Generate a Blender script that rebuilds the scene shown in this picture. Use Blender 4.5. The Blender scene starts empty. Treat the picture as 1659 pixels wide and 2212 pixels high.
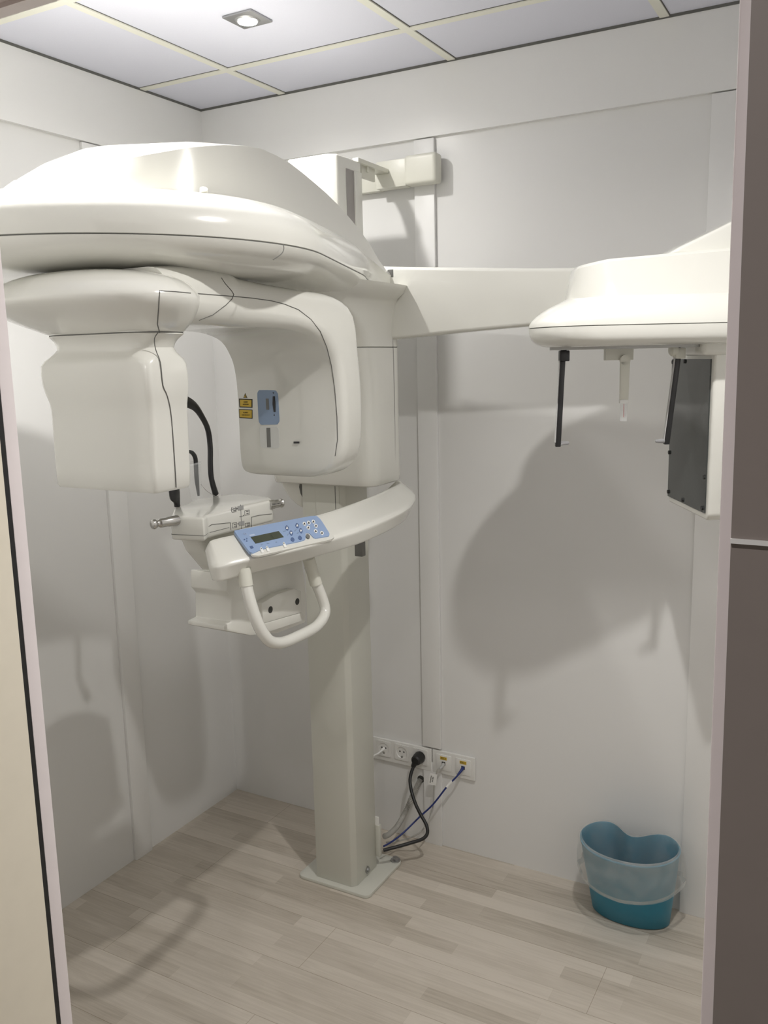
import bpy, bmesh, math, random
from mathutils import Vector, Matrix
random.seed(7)
C = bpy.context.scene.collection
V = Vector
# ------------------------------------------------------------------ camera
W, H = 1659, 2212
F, YAW, PITCH, ROLL, CAMZ = 1896.56, 0.51054, 0.17225, -0.02212, 1.6475
XL, YB, HC = -2.0902, 2.5047, 2.5           # left wall, back wall, ceiling height
FWD = V((-math.sin(YAW)*math.cos(PITCH), math.cos(YAW)*math.cos(PITCH), -math.sin(PITCH)))
R0 = V((math.cos(YAW), math.sin(YAW), 0)); U0 = R0.cross(FWD)
RT = R0*math.cos(ROLL)+U0*math.sin(ROLL); UP = U0*math.cos(ROLL)-R0*math.sin(ROLL)
EYE = V((0, 0, CAMZ))
cd = bpy.data.cameras.new('camera'); cam = bpy.data.objects.new('camera', cd); C.objects.link(cam)
cd.sensor_fit = 'HORIZONTAL'; cd.sensor_width = 36; cd.lens = F/W*36; cd.clip_start = .01
M = Matrix((RT, UP, -FWD)).transposed().to_4x4(); M.translation = EYE
cam.matrix_world = M
bpy.context.scene.camera = cam
# photo measurement -> world point on a known plane of the room
def ray(x, y): return FWD+RT*((x-W/2)/F)-UP*((y-H/2)/F)
def on_x(x, y, X): d = ray(x, y); return EYE+d*(X/d.x)
def on_y(x, y, Y): d = ray(x, y); return EYE+d*(Y/d.y)
def on_z(x, y, Z): d = ray(x, y); return EYE+d*((Z-CAMZ)/d.z)
def on_p(x, y, P, n): d = ray(x, y); return EYE+d*((P-EYE).dot(n)/d.dot(n))
# ------------------------------------------------------------------ materials
def mat(name, col, rough=.4, metal=0, coat=0, noise=.03, nscale=40, bump=0, trans=0, emit=None, alpha=1, spec=.5):
    m = bpy.data.materials.new(name); m.use_nodes = True; nt = m.node_tree
    b = nt.nodes['Principled BSDF']
    b.inputs['Roughness'].default_value = rough; b.inputs['Metallic'].default_value = metal
    b.inputs['Coat Weight'].default_value = coat; b.inputs['Coat Roughness'].default_value = .04
    b.inputs['Transmission Weight'].default_value = trans; b.inputs['Alpha'].default_value = alpha
    b.inputs['Specular IOR Level'].default_value = spec
    tc = nt.nodes.new('ShaderNodeTexCoord'); n = nt.nodes.new('ShaderNodeTexNoise')
    n.inputs['Scale'].default_value = nscale; nt.links.new(tc.outputs['Object'], n.inputs['Vector'])
    r = nt.nodes.new('ShaderNodeValToRGB')
    for e, k in zip(r.color_ramp.elements, (1-noise, 1+noise)):
        e.color = (min(1, col[0]*k), min(1, col[1]*k), min(1, col[2]*k), 1)
    nt.links.new(n.outputs['Fac'], r.inputs['Fac']); nt.links.new(r.outputs['Color'], b.inputs['Base Color'])
    if bump:
        bp = nt.nodes.new('ShaderNodeBump'); bp.inputs['Strength'].default_value = bump; bp.inputs['Distance'].default_value = .002
        nt.links.new(n.outputs['Fac'], bp.inputs['Height']); nt.links.new(bp.outputs['Normal'], b.inputs['Normal'])
    if emit: b.inputs['Emission Color'].default_value = (*emit[0], 1); b.inputs['Emission Strength'].default_value = emit[1]
    return m
MW = mat('wall_paint', (.745, .743, .73), .26, noise=.012, nscale=3, spec=.45)
MTR = mat('trim_paint', (.78, .778, .765), .35, noise=.01, nscale=3)
MCE = mat('ceiling_tile', (.70, .71, .80), .9, noise=.03, nscale=300)
MTB = mat('ceiling_bar', (.78, .775, .69), .5, noise=.01)
MSH = mat('enamel_white', (.70, .695, .645), .22, coat=.6, noise=.008, nscale=6)
MCOL = mat('enamel_column', (.60, .60, .54), .38, noise=.01, nscale=6)
MBR = mat('plastic_beige', (.66, .655, .58), .35, noise=.01, nscale=8)
MSEAM = mat('seam_shadow', (.13, .13, .12), .8)
MBLK = mat('black_rubber', (.012, .012, .012), .45, noise=.1)
MBLKP = mat('black_plastic', (.015, .015, .016), .3, noise=.1)
MGRY = mat('grey_plastic', (.16, .16, .15), .45)
MLG = mat('light_grey', (.45, .45, .44), .4)
MCHR = mat('chrome', (.55, .54, .52), .22, metal=1)
MSTL = mat('brushed_steel', (.45, .45, .45), .38, metal=1, nscale=120)
MALU = mat('aluminium_track', (.36, .34, .33), .45, metal=.6)
MBLU = mat('keypad_blue', (.27, .37, .57), .4, noise=.01)
MDBL = mat('key_dark_blue', (.08, .13, .27), .4)
MSTB = mat('sticker_blue', (.24, .32, .45), .5, noise=.01)
MWHT = mat('print_white', (.82, .82, .80), .45)
MLCD = mat('lcd_green', (.035, .045, .025), .25, coat=.3)
MYEL = mat('label_yellow', (.62, .42, .04), .5)
MINK = mat('print_ink', (.03, .03, .03), .6)
MBIN = mat('bin_blue', (.012, .20, .31), .38, noise=.02)
MNAVY = mat('cable_blue', (.015, .03, .16), .45)
MGCB = mat('cable_grey', (.40, .39, .36), .5)
MSOCK = mat('socket_white', (.74, .735, .71), .25, coat=.3)
MDET = mat('detector_dark', (.055, .06, .058), .09, noise=.05, nscale=200)
MJAMB = mat('jamb_paint', (.86, .79, .79), .4)
MCAS = mat('jamb_cream', (.84, .78, .65), .45)
MDOOR = mat('door_taupe', (.27, .235, .215), .45)
MRED = mat('marker_red', (.5, .05, .04), .5)
MLAMP = mat('lamp_glow', (1, 1, 1), .5, emit=((1, .97, .92), 40))
MHOLE = mat('hole_dark', (.05, .05, .045), .8)

def mat_clear(name, col, fac, rough=.1):
    m = bpy.data.materials.new(name); m.use_nodes = True; nt = m.node_tree; nt.nodes.remove(nt.nodes['Principled BSDF'])
    o = nt.nodes['Material Output']; mx = nt.nodes.new('ShaderNodeMixShader'); t = nt.nodes.new('ShaderNodeBsdfTransparent')
    g = nt.nodes.new('ShaderNodeBsdfPrincipled'); g.inputs['Base Color'].default_value = (*col, 1); g.inputs['Roughness'].default_value = rough
    tc = nt.nodes.new('ShaderNodeTexCoord'); n = nt.nodes.new('ShaderNodeTexNoise'); n.inputs['Scale'].default_value = 25; n.inputs['Detail'].default_value = 4
    mr = nt.nodes.new('ShaderNodeMapRange'); mr.inputs['From Min'].default_value = .35; mr.inputs['From Max'].default_value = .7
    mr.inputs['To Min'].default_value = fac*.85; mr.inputs['To Max'].default_value = min(1, fac*1.25)
    bp = nt.nodes.new('ShaderNodeBump'); bp.inputs['Strength'].default_value = .35; bp.inputs['Distance'].default_value = .002
    nt.links.new(tc.outputs['Object'], n.inputs['Vector']); nt.links.new(n.outputs['Fac'], mr.inputs['Value'])
    nt.links.new(n.outputs['Fac'], bp.inputs['Height']); nt.links.new(bp.outputs['Normal'], g.inputs['Normal'])
    nt.links.new(mr.outputs['Result'], mx.inputs['Fac']); nt.links.new(t.outputs[0], mx.inputs[1]); nt.links.new(g.outputs[0], mx.inputs[2])
    nt.links.new(mx.outputs[0], o.inputs['Surface'])
    return m
MFILM = mat_clear('liner_film', (.75, .75, .72), .25, .18)
MSLV = mat_clear('clear_sleeve', (.8, .82, .82), .16, .05)

def mat_floor():
    m = bpy.data.materials.new('laminate_floor'); m.use_nodes = True; nt = m.node_tree; b = nt.nodes['Principled BSDF']; L = nt.links.new
    tc = nt.nodes.new('ShaderNodeTexCoord')
    def brick(wd, rh, off, mort, bias, ofq=2):
        k = nt.nodes.new('ShaderNodeTexBrick'); k.inputs['Scale'].default_value = 1; k.inputs['Brick Width'].default_value = wd
        k.inputs['Row Height'].default_value = rh; k.inputs['Mortar Size'].default_value = mort; k.offset = off; k.offset_frequency = ofq
        k.inputs['Color1'].default_value = (0, 0, 0, 1); k.inputs['Color2'].default_value = (1, 1, 1, 1); k.inputs['Mortar'].default_value = (.5, .5, .5, 1)
        k.inputs['Bias'].default_value = bias; k.inputs['Mortar Smooth'].default_value = 0
        L(tc.outputs['Object'], k.inputs['Vector']); return k
    k1 = brick(.47, .049, .37, 0, 0, 2)
    k2 = brick(.47, .049, .37, .0005, 0, 2)
    k3 = brick(1.29, .196, .42, .0008, 0, 2)
    mp = nt.nodes.new('ShaderNodeMapping'); mp.inputs['Scale'].default_value = (1.6, 42, 1); L(tc.outputs['Object'], mp.inputs['Vector'])
    n = nt.nodes.new('ShaderNodeTexNoise'); n.inputs['Scale'].default_value = 3; n.inputs['Detail'].default_value = 8; n.inputs['Roughness'].default_value = .65
    L(mp.outputs[0], n.inputs['Vector'])
    mp2 = nt.nodes.new('ShaderNodeMapping'); mp2.inputs['Scale'].default_value = (1.5, 7, 1); L(tc.outputs['Object'], mp2.inputs['Vector'])
    n2 = nt.nodes.new('ShaderNodeTexNoise'); n2.inputs['Scale'].default_value = 3.5; n2.inputs['Detail'].default_value = 5; n2.inputs['Distortion'].default_value = 1.2
    L(mp2.outputs[0], n2.inputs['Vector'])
    a1 = nt.nodes.new('ShaderNodeMath'); a1.operation = 'MULTIPLY_ADD'; a1.inputs[1].default_value = .42
    L(k1.outputs['Color'], a1.inputs[0])
    a2 = nt.nodes.new('ShaderNodeMath'); a2.operation = 'MULTIPLY'; a2.inputs[1].default_value = .72; L(n.outputs['Fac'], a2.inputs[0])
    L(a2.outputs[0], a1.inputs[2])
    a3 = nt.nodes.new('ShaderNodeMath'); a3.operation = 'MULTIPLY_ADD'; a3.inputs[1].default_value = .38; L(n2.outputs['Fac'], a3.inputs[0]); L(a1.outputs[0], a3.inputs[2])
    rp = nt.nodes.new('ShaderNodeValToRGB'); e = rp.color_ramp.elements
    e[0].position = .28; e[0].color = (.33, .285, .225, 1); e[1].position = .98; e[1].color = (.63, .575, .50, 1)
    x = e.new(.6); x.color = (.50, .45, .38, 1)
    L(a3.outputs[0], rp.inputs['Fac'])
    mx = nt.nodes.new('ShaderNodeMix'); mx.data_type = 'RGBA'; mx.blend_type = 'MULTIPLY'; mx.inputs['B'].default_value = (.66, .62, .57, 1)
    L(rp.outputs['Color'], mx.inputs['A'])
    mm = nt.nodes.new('ShaderNodeMath'); mm.operation = 'MAXIMUM'
    sc = nt.nodes.new('ShaderNodeMath'); sc.operation = 'MULTIPLY'; sc.inputs[1].default_value = .25; L(k2.outputs['Fac'], sc.inputs[0])
    L(sc.outputs[0], mm.inputs[0]); L(k3.outputs['Fac'], mm.inputs[1]); L(mm.outputs[0], mx.inputs['Factor'])
    L(mx.outputs['Result'], b.inputs['Base Color']); b.inputs['Roughness'].default_value = .5; b.inputs['Specular IOR Level'].default_value = .35
    return m
MFL = mat_floor()
# ------------------------------------------------------------------ mesh helpers
def link(name, me, parent=None):
    o = bpy.data.objects.new(name, me); C.objects.link(o)
    if parent is not None:
        o.parent = parent
        p = parent; mt = V((0, 0, 0))
        while p is not None: mt += p.location; p = p.parent
        o.location = -mt
    return o
def obj(name, bm, mats, parent=None, smooth=True, ang=35):
    bmesh.ops.remove_doubles(bm, verts=bm.verts, dist=1e-6)
    bmesh.ops.recalc_face_normals(bm, faces=bm.faces)
    me = bpy.data.meshes.new(name); bm.to_mesh(me); bm.free()
    for m in (mats if isinstance(mats, (list, tuple)) else [mats]): me.materials.append(m)
    if smooth:
        me.polygons.foreach_set('use_smooth', [True]*len(me.polygons)); me.set_sharp_from_angle(angle=math.radians(ang))
    return link(name, me, parent)
def empty(name, loc): o = bpy.data.objects.new(name, None); C.objects.link(o); o.location = loc; o.empty_display_size = .1; return o
def tag(o, label=None, cat=None, group=None, kind=None):
    for k, v in (('label', label), ('category', cat), ('group', group), ('kind', kind)):
        if v: o[k] = v
    return o
def faceloop(bm, a, b, mi=0, closed=True):
    n = len(a)
    for i in range(n if closed else n-1):
        j = (i+1) % n
        f = bm.faces.new((a[i], a[j], b[j], b[i])); f.material_index = mi
def loft(bm, rings, caps=(True, True), mids=None, closed=True, mi=0):
    vs = [[bm.verts.new(p) for p in r] for r in rings]
    for k in range(len(vs)-1): faceloop(bm, vs[k], vs[k+1], mids.get(k, mi) if mids else mi, closed)
    if caps[0]: bm.faces.new(vs[0][::-1]).material_index = mi
    if caps[1]: bm.faces.new(vs[-1]).material_index = mi
    return vs
def cr(p0, p1, p2, p3, t):
    return .5*((2*p1)+(p2-p0)*t+(2*p0-5*p1+4*p2-p3)*t*t+(3*p1-p0-3*p2+p3)*t**3)
def smooth_path(pts, k=6):
    pts = [V(p) for p in pts]; out = []
    for i in range(len(pts)-1):
        a = pts[max(0, i-1)]; d = pts[min(len(pts)-1, i+2)]
        for s in range(k): out.append(cr(a, pts[i], pts[i+1], d, s/k))
    return out+[pts[-1]]
def refine(rings, k=4):
    n = len(rings); out = []
    for i in range(n-1):
        a = rings[max(0, i-1)]; b = rings[i]; c = rings[i+1]; d = rings[min(n-1, i+2)]
        for s in range(k): out.append([cr(V(a[j]), V(b[j]), V(c[j]), V(d[j]), s/k) for j in range(len(b))])
    return out+[[V(q) for q in rings[-1]]]
def tube(bm, pts, r, n=12, k=6, mi=0, flat=None, smooth=True, ref=None):
    P = smooth_path(pts, k) if smooth else [V(p) for p in pts]
    m = len(P); rings = []
    t = (P[1]-P[0]).normalized(); ref = V(ref) if ref else (V((0, 0, 1)) if abs(t.z) < .9 else V((1, 0, 0)))
    nn = (ref-t*ref.dot(t)).normalized()
    for i in range(m):
        t = (P[min(m-1, i+1)]-P[max(0, i-1)]).normalized(); nn = (nn-t*nn.dot(t)).normalized(); bb = t.cross(nn)
        u = i/(m-1); rr = r(u) if callable(r) else r
        a, b = rr if isinstance(rr, tuple) else (rr, rr)
        rings.append([P[i]+nn*(math.cos(2*math.pi*q/n)*a)+bb*(math.sin(2*math.pi*q/n)*b) for q in range(n)])
    loft(bm, rings, mi=mi)
def box(bm, x0, x1, y0, y1, z0, z1, bev=0, seg=2, mi=0):
    b2 = bmesh.new(); bmesh.ops.create_cube(b2, size=1)
    for v in b2.verts: v.co = V(((x0+x1)/2+v.co.x*(x1-x0), (y0+y1)/2+v.co.y*(y1-y0), (z0+z1)/2+v.co.z*(z1-z0)))
    if bev: bmesh.ops.bevel(b2, geom=b2.edges[:], offset=bev, segments=seg, affect='EDGES', profile=.6)
    for f in b2.faces: f.material_index = mi
    merge(bm, b2)
def merge(bm, b2):
    mp = {v: bm.verts.new(v.co) for v in b2.verts}
    for f in b2.faces:
        try: g = bm.faces.new([mp[v] for v in f.verts]); g.material_index = f.material_index
        except ValueError: pass
    b2.free()
def prism(bm, pts, vec, bev=0, seg=2, mi=0):
    b2 = bmesh.new(); vec = V(vec)
    a = [b2.verts.new(V(p)) for p in pts]; b = [b2.verts.new(V(p)+vec) for p in pts]
    faceloop(b2, a, b); b2.faces.new(a[::-1]); b2.faces.new(b)
    bmesh.ops.recalc_face_normals(b2, faces=b2.faces)
    if bev: bmesh.ops.bevel(b2, geom=b2.edges[:], offset=bev, segments=seg, affect='EDGES', profile=.5, clamp_overlap=True)
    for f in b2.faces: f.material_index = mi
    merge(bm, b2)
def cyl(bm, p, q, r0, r1=None, n=20, mi=0, prof=None):
    p, q = V(p), V(q); t = (q-p).normalized(); a = (V((0, 0, 1)) if abs(t.z) < .9 else V((1, 0, 0))); a = (a-t*a.dot(t)).normalized(); b = t.cross(a)
    prof = prof or [(0, r0), (1, r0 if r1 is None else r1)]
    loft(bm, [[p.lerp(q, u)+(a*math.cos(2*math.pi*k/n)+b*math.sin(2*math.pi*k/n))*r for k in range(n)] for u, r in prof], mi=mi)
def rrect(x0, x1, y0, y1, r, n=5):
    r = min(r, (x1-x0)/2-1e-4, (y1-y0)/2-1e-4); out = []
    for cx, cy, a0 in ((x1-r, y0+r, -90), (x1-r, y1-r, 0), (x0+r, y1-r, 90), (x0+r, y0+r, 180)):
        for i in range(n+1):
            a = math.radians(a0+90*i/n); out.append((cx+r*math.cos(a), cy+r*math.sin(a)))
    return out
def chaikin(p, it=2, q=.22):
    for _ in range(it):
        o = []
        for i in range(len(p)):
            a, b = V(p[i]), V(p[(i+1) % len(p)]); o += [a.lerp(b, q), a.lerp(b, 1-q)]
        p = o
    return p
def text(s, size, origin, right, up, m, name, parent, ext=.0002):
    cu = bpy.data.curves.new(name, 'FONT'); cu.body = s; cu.size = size; cu.align_x = 'CENTER'; cu.align_y = 'CENTER'; cu.extrude = ext
    o = bpy.data.objects.new(name, cu); C.objects.link(o); bpy.context.view_layer.update()
    me = bpy.data.meshes.new_from_object(o.evaluated_get(bpy.context.evaluated_depsgraph_get()))
    bpy.data.objects.remove(o); bpy.data.curves.remove(cu)
    right, up = V(right).normalized(), V(up).normalized(); nn = right.cross(up)
    for v in me.vertices: c = v.co.copy(); v.co = V(origin)+right*c.x+up*c.y+nn*c.z
    me.materials.clear(); me.materials.append(m)
    return link(name, me, parent)
def text_bm(bm, s, size, origin, right, up, mi):
    o = text(s, size, origin, right, up, MINK, 'tmp', None); b2 = bmesh.new(); b2.from_mesh(o.data)
    for f in b2.faces: f.material_index = mi
    me = o.data; bpy.data.objects.remove(o); bpy.data.meshes.remove(me); merge(bm, b2)
def lerp_tab(tab, y):
    if y <= tab[0][0]: return tab[0][1]
    for (a, va), (b, vb) in zip(tab, tab[1:]):
        if y <= b: u = (y-a)/(b-a); return va+(vb-va)*u
    return tab[-1][1]
from mathutils.bvhtree import BVHTree
def on_surf(objs, pts, lift=.0002):
    trees = [BVHTree.FromPolygons([v.co for v in o.data.vertices], [p.vertices for p in o.data.polygons]) for o in objs]; out = []
    for x, y in pts:
        d = ray(x, y).normalized(); h = [r for r in (t.ray_cast(EYE, d) for t in trees) if r[0] is not None]
        if h: r = min(h, key=lambda q: q[3]); out.append(r[0]-d*lift)
    return out
def add_lines(o, target, lines, r=.0009, mi=1):
    bm = bmesh.new(); bm.from_mesh(o.data)
    for L in lines:
        P = on_surf(target, [L[i] if k == 0 else (L[i][0]+(L[i+1][0]-L[i][0])*k/6, L[i][1]+(L[i+1][1]-L[i][1])*k/6) for i in range(len(L)-1) for k in range(6)]+[L[-1]])
        if len(P) > 2: tube(bm, P, r, n=5, mi=mi, smooth=False)
    bm.to_mesh(o.data); bm.free()
# ------------------------------------------------------------------ room
XR, Y0, Y1, XC0, XC1, YC = .35, .53, .676, -1.7, 1.3, -1.5
def struct(name, bm, m, smooth=False): o = obj(name, bm, m, None, smooth); o['kind'] = 'structure'; return o
def sbox(name, m, *a, bev=0): bm = bmesh.new(); box(bm, *a, bev=bev); return struct(name, bm, m, bool(bev))
sbox('floor', MFL, XL-.1, 1.4, YC-.1, YB+.1, -.05, 0)
sbox('wall_back', MW, XL-.1, XR+.1, YB, YB+.1, 0, HC+.1)
sbox('wall_left', MW, XL-.1, XL, Y1, YB, 0, HC+.1)
sbox('wall_right', MW, XR, XR+.1, Y1, YB, 0, HC+.1)
bm = bmesh.new()
box(bm, XL-.1, -.93, Y0+.01, Y1-.004, 0, HC+.1); box(bm, 0.06, 1.4, Y0+.01, Y1-.004, 0, HC+.1); box(bm, -.93, .06, Y0+.01, Y1-.004, 2.075, HC+.1)
struct('wall_front', bm, MW)
bm = bmesh.new(); box(bm, XC0-.1, XC0, YC, Y0+.01, 0, HC+.1); struct('wall_corridor_left', bm, MW)
bm = bmesh.new(); box(bm, XC1, XC1+.1, YC, Y0+.01, 0, HC+.1); struct('wall_corridor_right', bm, MW)
bm = bmesh.new(); box(bm, XC0-.1, XC1+.1, YC-.1, YC, 0, HC+.1); struct('wall_corridor_rear', bm, MW)
# ceiling tiles on a cream grid
bm = bmesh.new(); box(bm, XL-.1, 1.4, YC-.1, YB+.1, HC, HC+.06)
TX, TY, TW = -1.737, 2.213, .6
gx = [TX+TW*k for k in range(-1, 6)]; gy = [TY-TW*k for k in range(0, 7)]
for x in gx:
    box(bm, x-.012, x+.012, Y1, YB, HC-.004, HC+.002, mi=1); box(bm, x+.012, x+.0145, Y1, YB, HC-.001, HC+.002, mi=2)
for y in gy:
    if y > Y1: box(bm, XL, XR, y-.012, y+.012, HC-.0038, HC+.002, mi=1); box(bm, XL, XR, y-.0145, y-.012, HC-.001, HC+.002, mi=2)
struct('ceiling', bm, [MCE, MTB, MSEAM])
# dark shadow joint where walls meet ceiling, upper fascia and panel battens
bm = bmesh.new(); box(bm, XL, XR, YB-.016, YB, HC-.007, HC); box(bm, XL, XL+.016, Y1, YB, HC-.007, HC); struct('trim_1', bm, MSEAM)
ZR = 2.297
bm = bmesh.new(); box(bm, XL, XR, YB-.014, YB, ZR, HC-.007); struct('trim_2', bm, MTR)
bm = bmesh.new(); box(bm, XL, XL+.014, Y1, YB-.014, ZR, HC-.007); struct('trim_3', bm, MTR)
sbox('trim_4', MTR, -1.266, -1.199, YB-.012, YB, .355, ZR-.003, bev=.002)
sbox('trim_5', MTR, -1.266, -1.199, YB-.009, YB, 0, .3, bev=.002)
sbox('trim_6', MTR, XL, XL+.012, 1.952, 2.028, 0, ZR-.003, bev=.002)
sbox('trim_7', MTR, -.415, -.33, YB-.012, YB, 0, ZR-.003, bev=.002)
# door frame around the opening the photo is taken through
bm = bmesh.new()
box(bm, -.93, -.86, Y0, .6545, 0, 2.075, bev=.002, mi=0)
box(bm, -.93, -.8605, .6545, .6605, 0, 2.06, mi=1)
box(bm, -.93, -.86, .6605, Y1+.002, 0, 2.07, bev=.001, mi=2)
box(bm, -.93, .06, Y0, .66, 2.012, 2.075, mi=2); box(bm, -.93, .06, .66, Y1+.002, 2.0075, 2.07, mi=2)
prism(bm, [(-.0800, .63, 0), (-.02, .63, 0), (-.02, .63, 2.0075), (-.0914, .63, 2.0075)], (0, Y1+.002-.63, 0), bev=.002, mi=2)
struct('trim_8', bm, [MCAS, MBLK, MJAMB], True)
bm = bmesh.new()
dx = lambda z: -.0525-.0083*z
for z0, z1, y_, mi in ((0, 1.543, Y0-.02, 0), (1.5455, 2.012, Y0-.02, 0), (1.543, 1.5455, Y0-.0225, 1)):
    prism(bm, [(dx(z0), y_, z0), (.06, y_, z0), (.06, y_, z1), (dx(z1), y_, z1)], (0, .62-y_, 0), mi=mi)
struct('door_1', bm, [MDOOR, MWHT], True)

# ------------------------------------------------------------------ the x-ray machine
CX = -1.4
X = empty('dental_xray_machine', (-1.405, 2.22, 0))
tag(X, 'large glossy white dental panoramic x-ray machine on a floor column with a side arm', 'x-ray machine')
# base plate and column
bm = bmesh.new(); prism(bm, [(x, y, 0.0005) for x, y in rrect(-1.537, -1.273, 2.118, 2.35, .02)], (0, 0, .011), bev=.002)
bp = obj('base_plate', bm, MCOL, X)
for x, y in ((-1.292, 2.333), (-1.52, 2.333)):
    bm = bmesh.new(); cyl(bm, (x, y, .011), (x, y, .016), .016); cyl(bm, (x, y, .016), (x, y, .024), .0095, n=6); obj('bolt', bm, MSTL, bp)
CL = [(-1.476, 2.138), (-1.345, 2.138), (-1.331, 2.152), (-1.331, 2.275), (-1.476, 2.275)]
bm = bmesh.new(); prism(bm, [(x, y, .0115) for x, y in CL], (0, 0, 2.155), bev=.0025)
col = obj('column', bm, MCOL, X)
bm = bmesh.new(); prism(bm, [(-1.480, 2.134, 1.8), (-1.346, 2.134, 1.8), (-1.327, 2.153, 1.8), (-1.327, 2.281, 1.8), (-1.480, 2.281, 1.8)], (0, 0, .403), bev=.006, seg=3)
obj('column_cap', bm, MSH, X)
bm = bmesh.new(); box(bm, -1.332, -1.3255, 2.195, 2.235, 1.84, 2.172, bev=.0005); obj('track_slot', bm, MALU, col)
bm = bmesh.new(); box(bm, -1.332, -1.322, 2.237, 2.275, 1.84, 2.172, bev=.002); obj('rear_rail', bm, MSH, col)
bm = bmesh.new(); box(bm, -1.4265, -1.3455, 2.1365, 2.14, 1.2, 1.296); box(bm, -1.359, -1.357, 2.1362, 2.14, 1.2, 1.296, mi=1); obj('front_groove', bm, [MCOL, MSEAM], col)
bm = bmesh.new(); p = on_x(793, 1879, -1.331); cyl(bm, p, p+V((.004, 0, 0)), .011); cyl(bm, p+V((.004, 0, 0)), p+V((.009, 0, 0)), .006, n=6); obj('bolt', bm, MSTL, col)
bm = bmesh.new(); p = on_x(822, 1833, -1.331); box(bm, -1.331, -1.316, 2.27, 2.285, .05, .16, bev=.002); box(bm, -1.3312, -1.318, 2.272, 2.2745, .16, .19, mi=1); obj('rating_plate', bm, [MCOL, MWHT], col)
# ---- carriage (vertical body riding on the column)
bm = bmesh.new()
lv = [(1.293, .186, 2.105, .04), (1.298, .194, 2.097, .045), (1.315, .199, 2.09, .05), (1.45, .2, 2.088, .055), (1.58, .2, 2.085, .055), (1.6785, .2, 2.06, .055), (1.6795, .1985, 2.06, .055), (1.6815, .1985, 2.06, .055), (1.6825, .2, 2.058, .055),
      (1.72, .201, 2.03, .06), (1.76, .204, 1.965, .07), (1.79, .21, 1.88, .08), (1.812, .225, 1.77, .1), (1.826, .25, 1.63, .12), (1.846, .26, 1.5, .12)]
rg = [[V((x, y, z)) for x, y in rrect(CX-min(hw, .165+max(0, z-1.6)*.4), CX+hw-.004, yf, 2.292, r, 8)] for z, hw, yf, r in lv]
loft(bm, rg, mids={5: 0, 6: 1, 7: 0})
tube(bm, [(-1.204, 2.19, 1.80), (-1.204, 2.205, 1.77), (-1.204, 2.222, 1.7), (-1.204, 2.225, 1.5), (-1.206, 2.225, 1.32)], .0009, n=5, mi=1)
carr = obj('carriage', bm, [MSH, MSEAM], X)
# ---- overhead arm (hood)
RH, WN, YT, YE = .43, .198, 2.11, 2.285
def outline(d):
    def back(y): return 1-.8*max(0, min(1, (y-1.65)/.45))
    R = RH; L = math.hypot(WN, YT-1.4); phi = math.atan2(YT-1.4, WN); at = phi-math.acos(R/L)
    pts = []; N = 26
    for i in range(N+1):
        a = -math.pi/2+(at+math.pi/2)*i/N; pts.append((R*math.cos(a), 1.4+R*math.sin(a), math.cos(a), math.sin(a)))
    n0 = (math.cos(at), math.sin(at)); T = pts[-1]
    for i in range(1, 11): u = i/10; pts.append((T[0]+(WN-T[0])*u, T[1]+(YT-T[1])*u, *n0))
    for i in range(1, 5): pts.append((WN, YT+(YE-YT)*i/4, 1, 0))
    rs = [(CX+max(.004, x-d*back(y)*nx), y-d*back(y)*ny) for x, y, nx, ny in pts]
    rs[0] = (CX, rs[0][1])
    return rs[::-1]+[(2*CX-x, y) for x, y in rs[1:]]
ZT = [(1.148, 1.984), (1.18, 1.990), (1.21, 1.999), (1.25, 2.014), (1.3, 2.033), (1.38, 2.056), (1.46, 2.073), (1.56, 2.088), (1.68, 2.084), (1.78, 2.067), (1.88, 2.043), (1.96, 2.018), (2.04, 1.985), (2.1, 1.952), (2.15, 1.915), (2.2, 1.888), (2.285, 1.868)]
WTAB = [(1.148, 0), (1.16, .022), (1.18, .045), (1.21, .078), (1.25, .118), (1.3, .17), (1.36, .212), (1.43, .236), (1.52, .244), (1.62, .238), (1.8, .217), (2.0, .2), (2.262, .192)]
WTABC = [(1.118, 0), (1.128, .028), (1.15, .058), (1.18, .088), (1.22, .122), (1.28, .175), (1.35, .22), (1.43, .25), (1.52, .262), (1.62, .256), (1.8, .232), (2.0, .208), (2.285, .196)]
CZT = [(1.1, 1.962), (1.2, 1.967), (1.4, 1.970), (1.65, 1.966), (1.8, 1.959), (1.96, 1.944), (2.1, 1.908), (2.2, 1.878), (2.285, 1.8665)]
def outline_top(WTAB=None, y0=1.148):
    WTAB = WTAB or globals()['WTAB']
    N = 26; ys = [y0+(1.52-y0)*(i/N)**1.5 for i in range(N+1)]+[1.52+(YT-1.52)*i/10 for i in range(1, 11)]+[YT+(YE-YT)*i/4 for i in range(1, 5)]
    r = [(CX+sum(lerp_tab(WTAB, y+d) for d in (-.045, -.03, -.015, 0, .015, .03, .045))/7*min(1, (y-y0)/.03+.3), y) for y in ys]; r[0] = (CX, r[0][1])
    return r[::-1]+[(2*CX-x, y) for x, y in r[1:]]
def sag(y): return .105*(1-math.cos(max(0, min(1, (y-1.98)/.305))*math.pi/2))
def hood_ring(d, z, k=0): return [V((x, y, (z if not callable(z) else z(y))-k*sag(y))) for x, y in outline(d)]
def drop(z): return lambda y: z-max(0, (z-1.864))*max(0, min(1, (y-2.03)/.2))
bm = bmesh.new()
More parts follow.
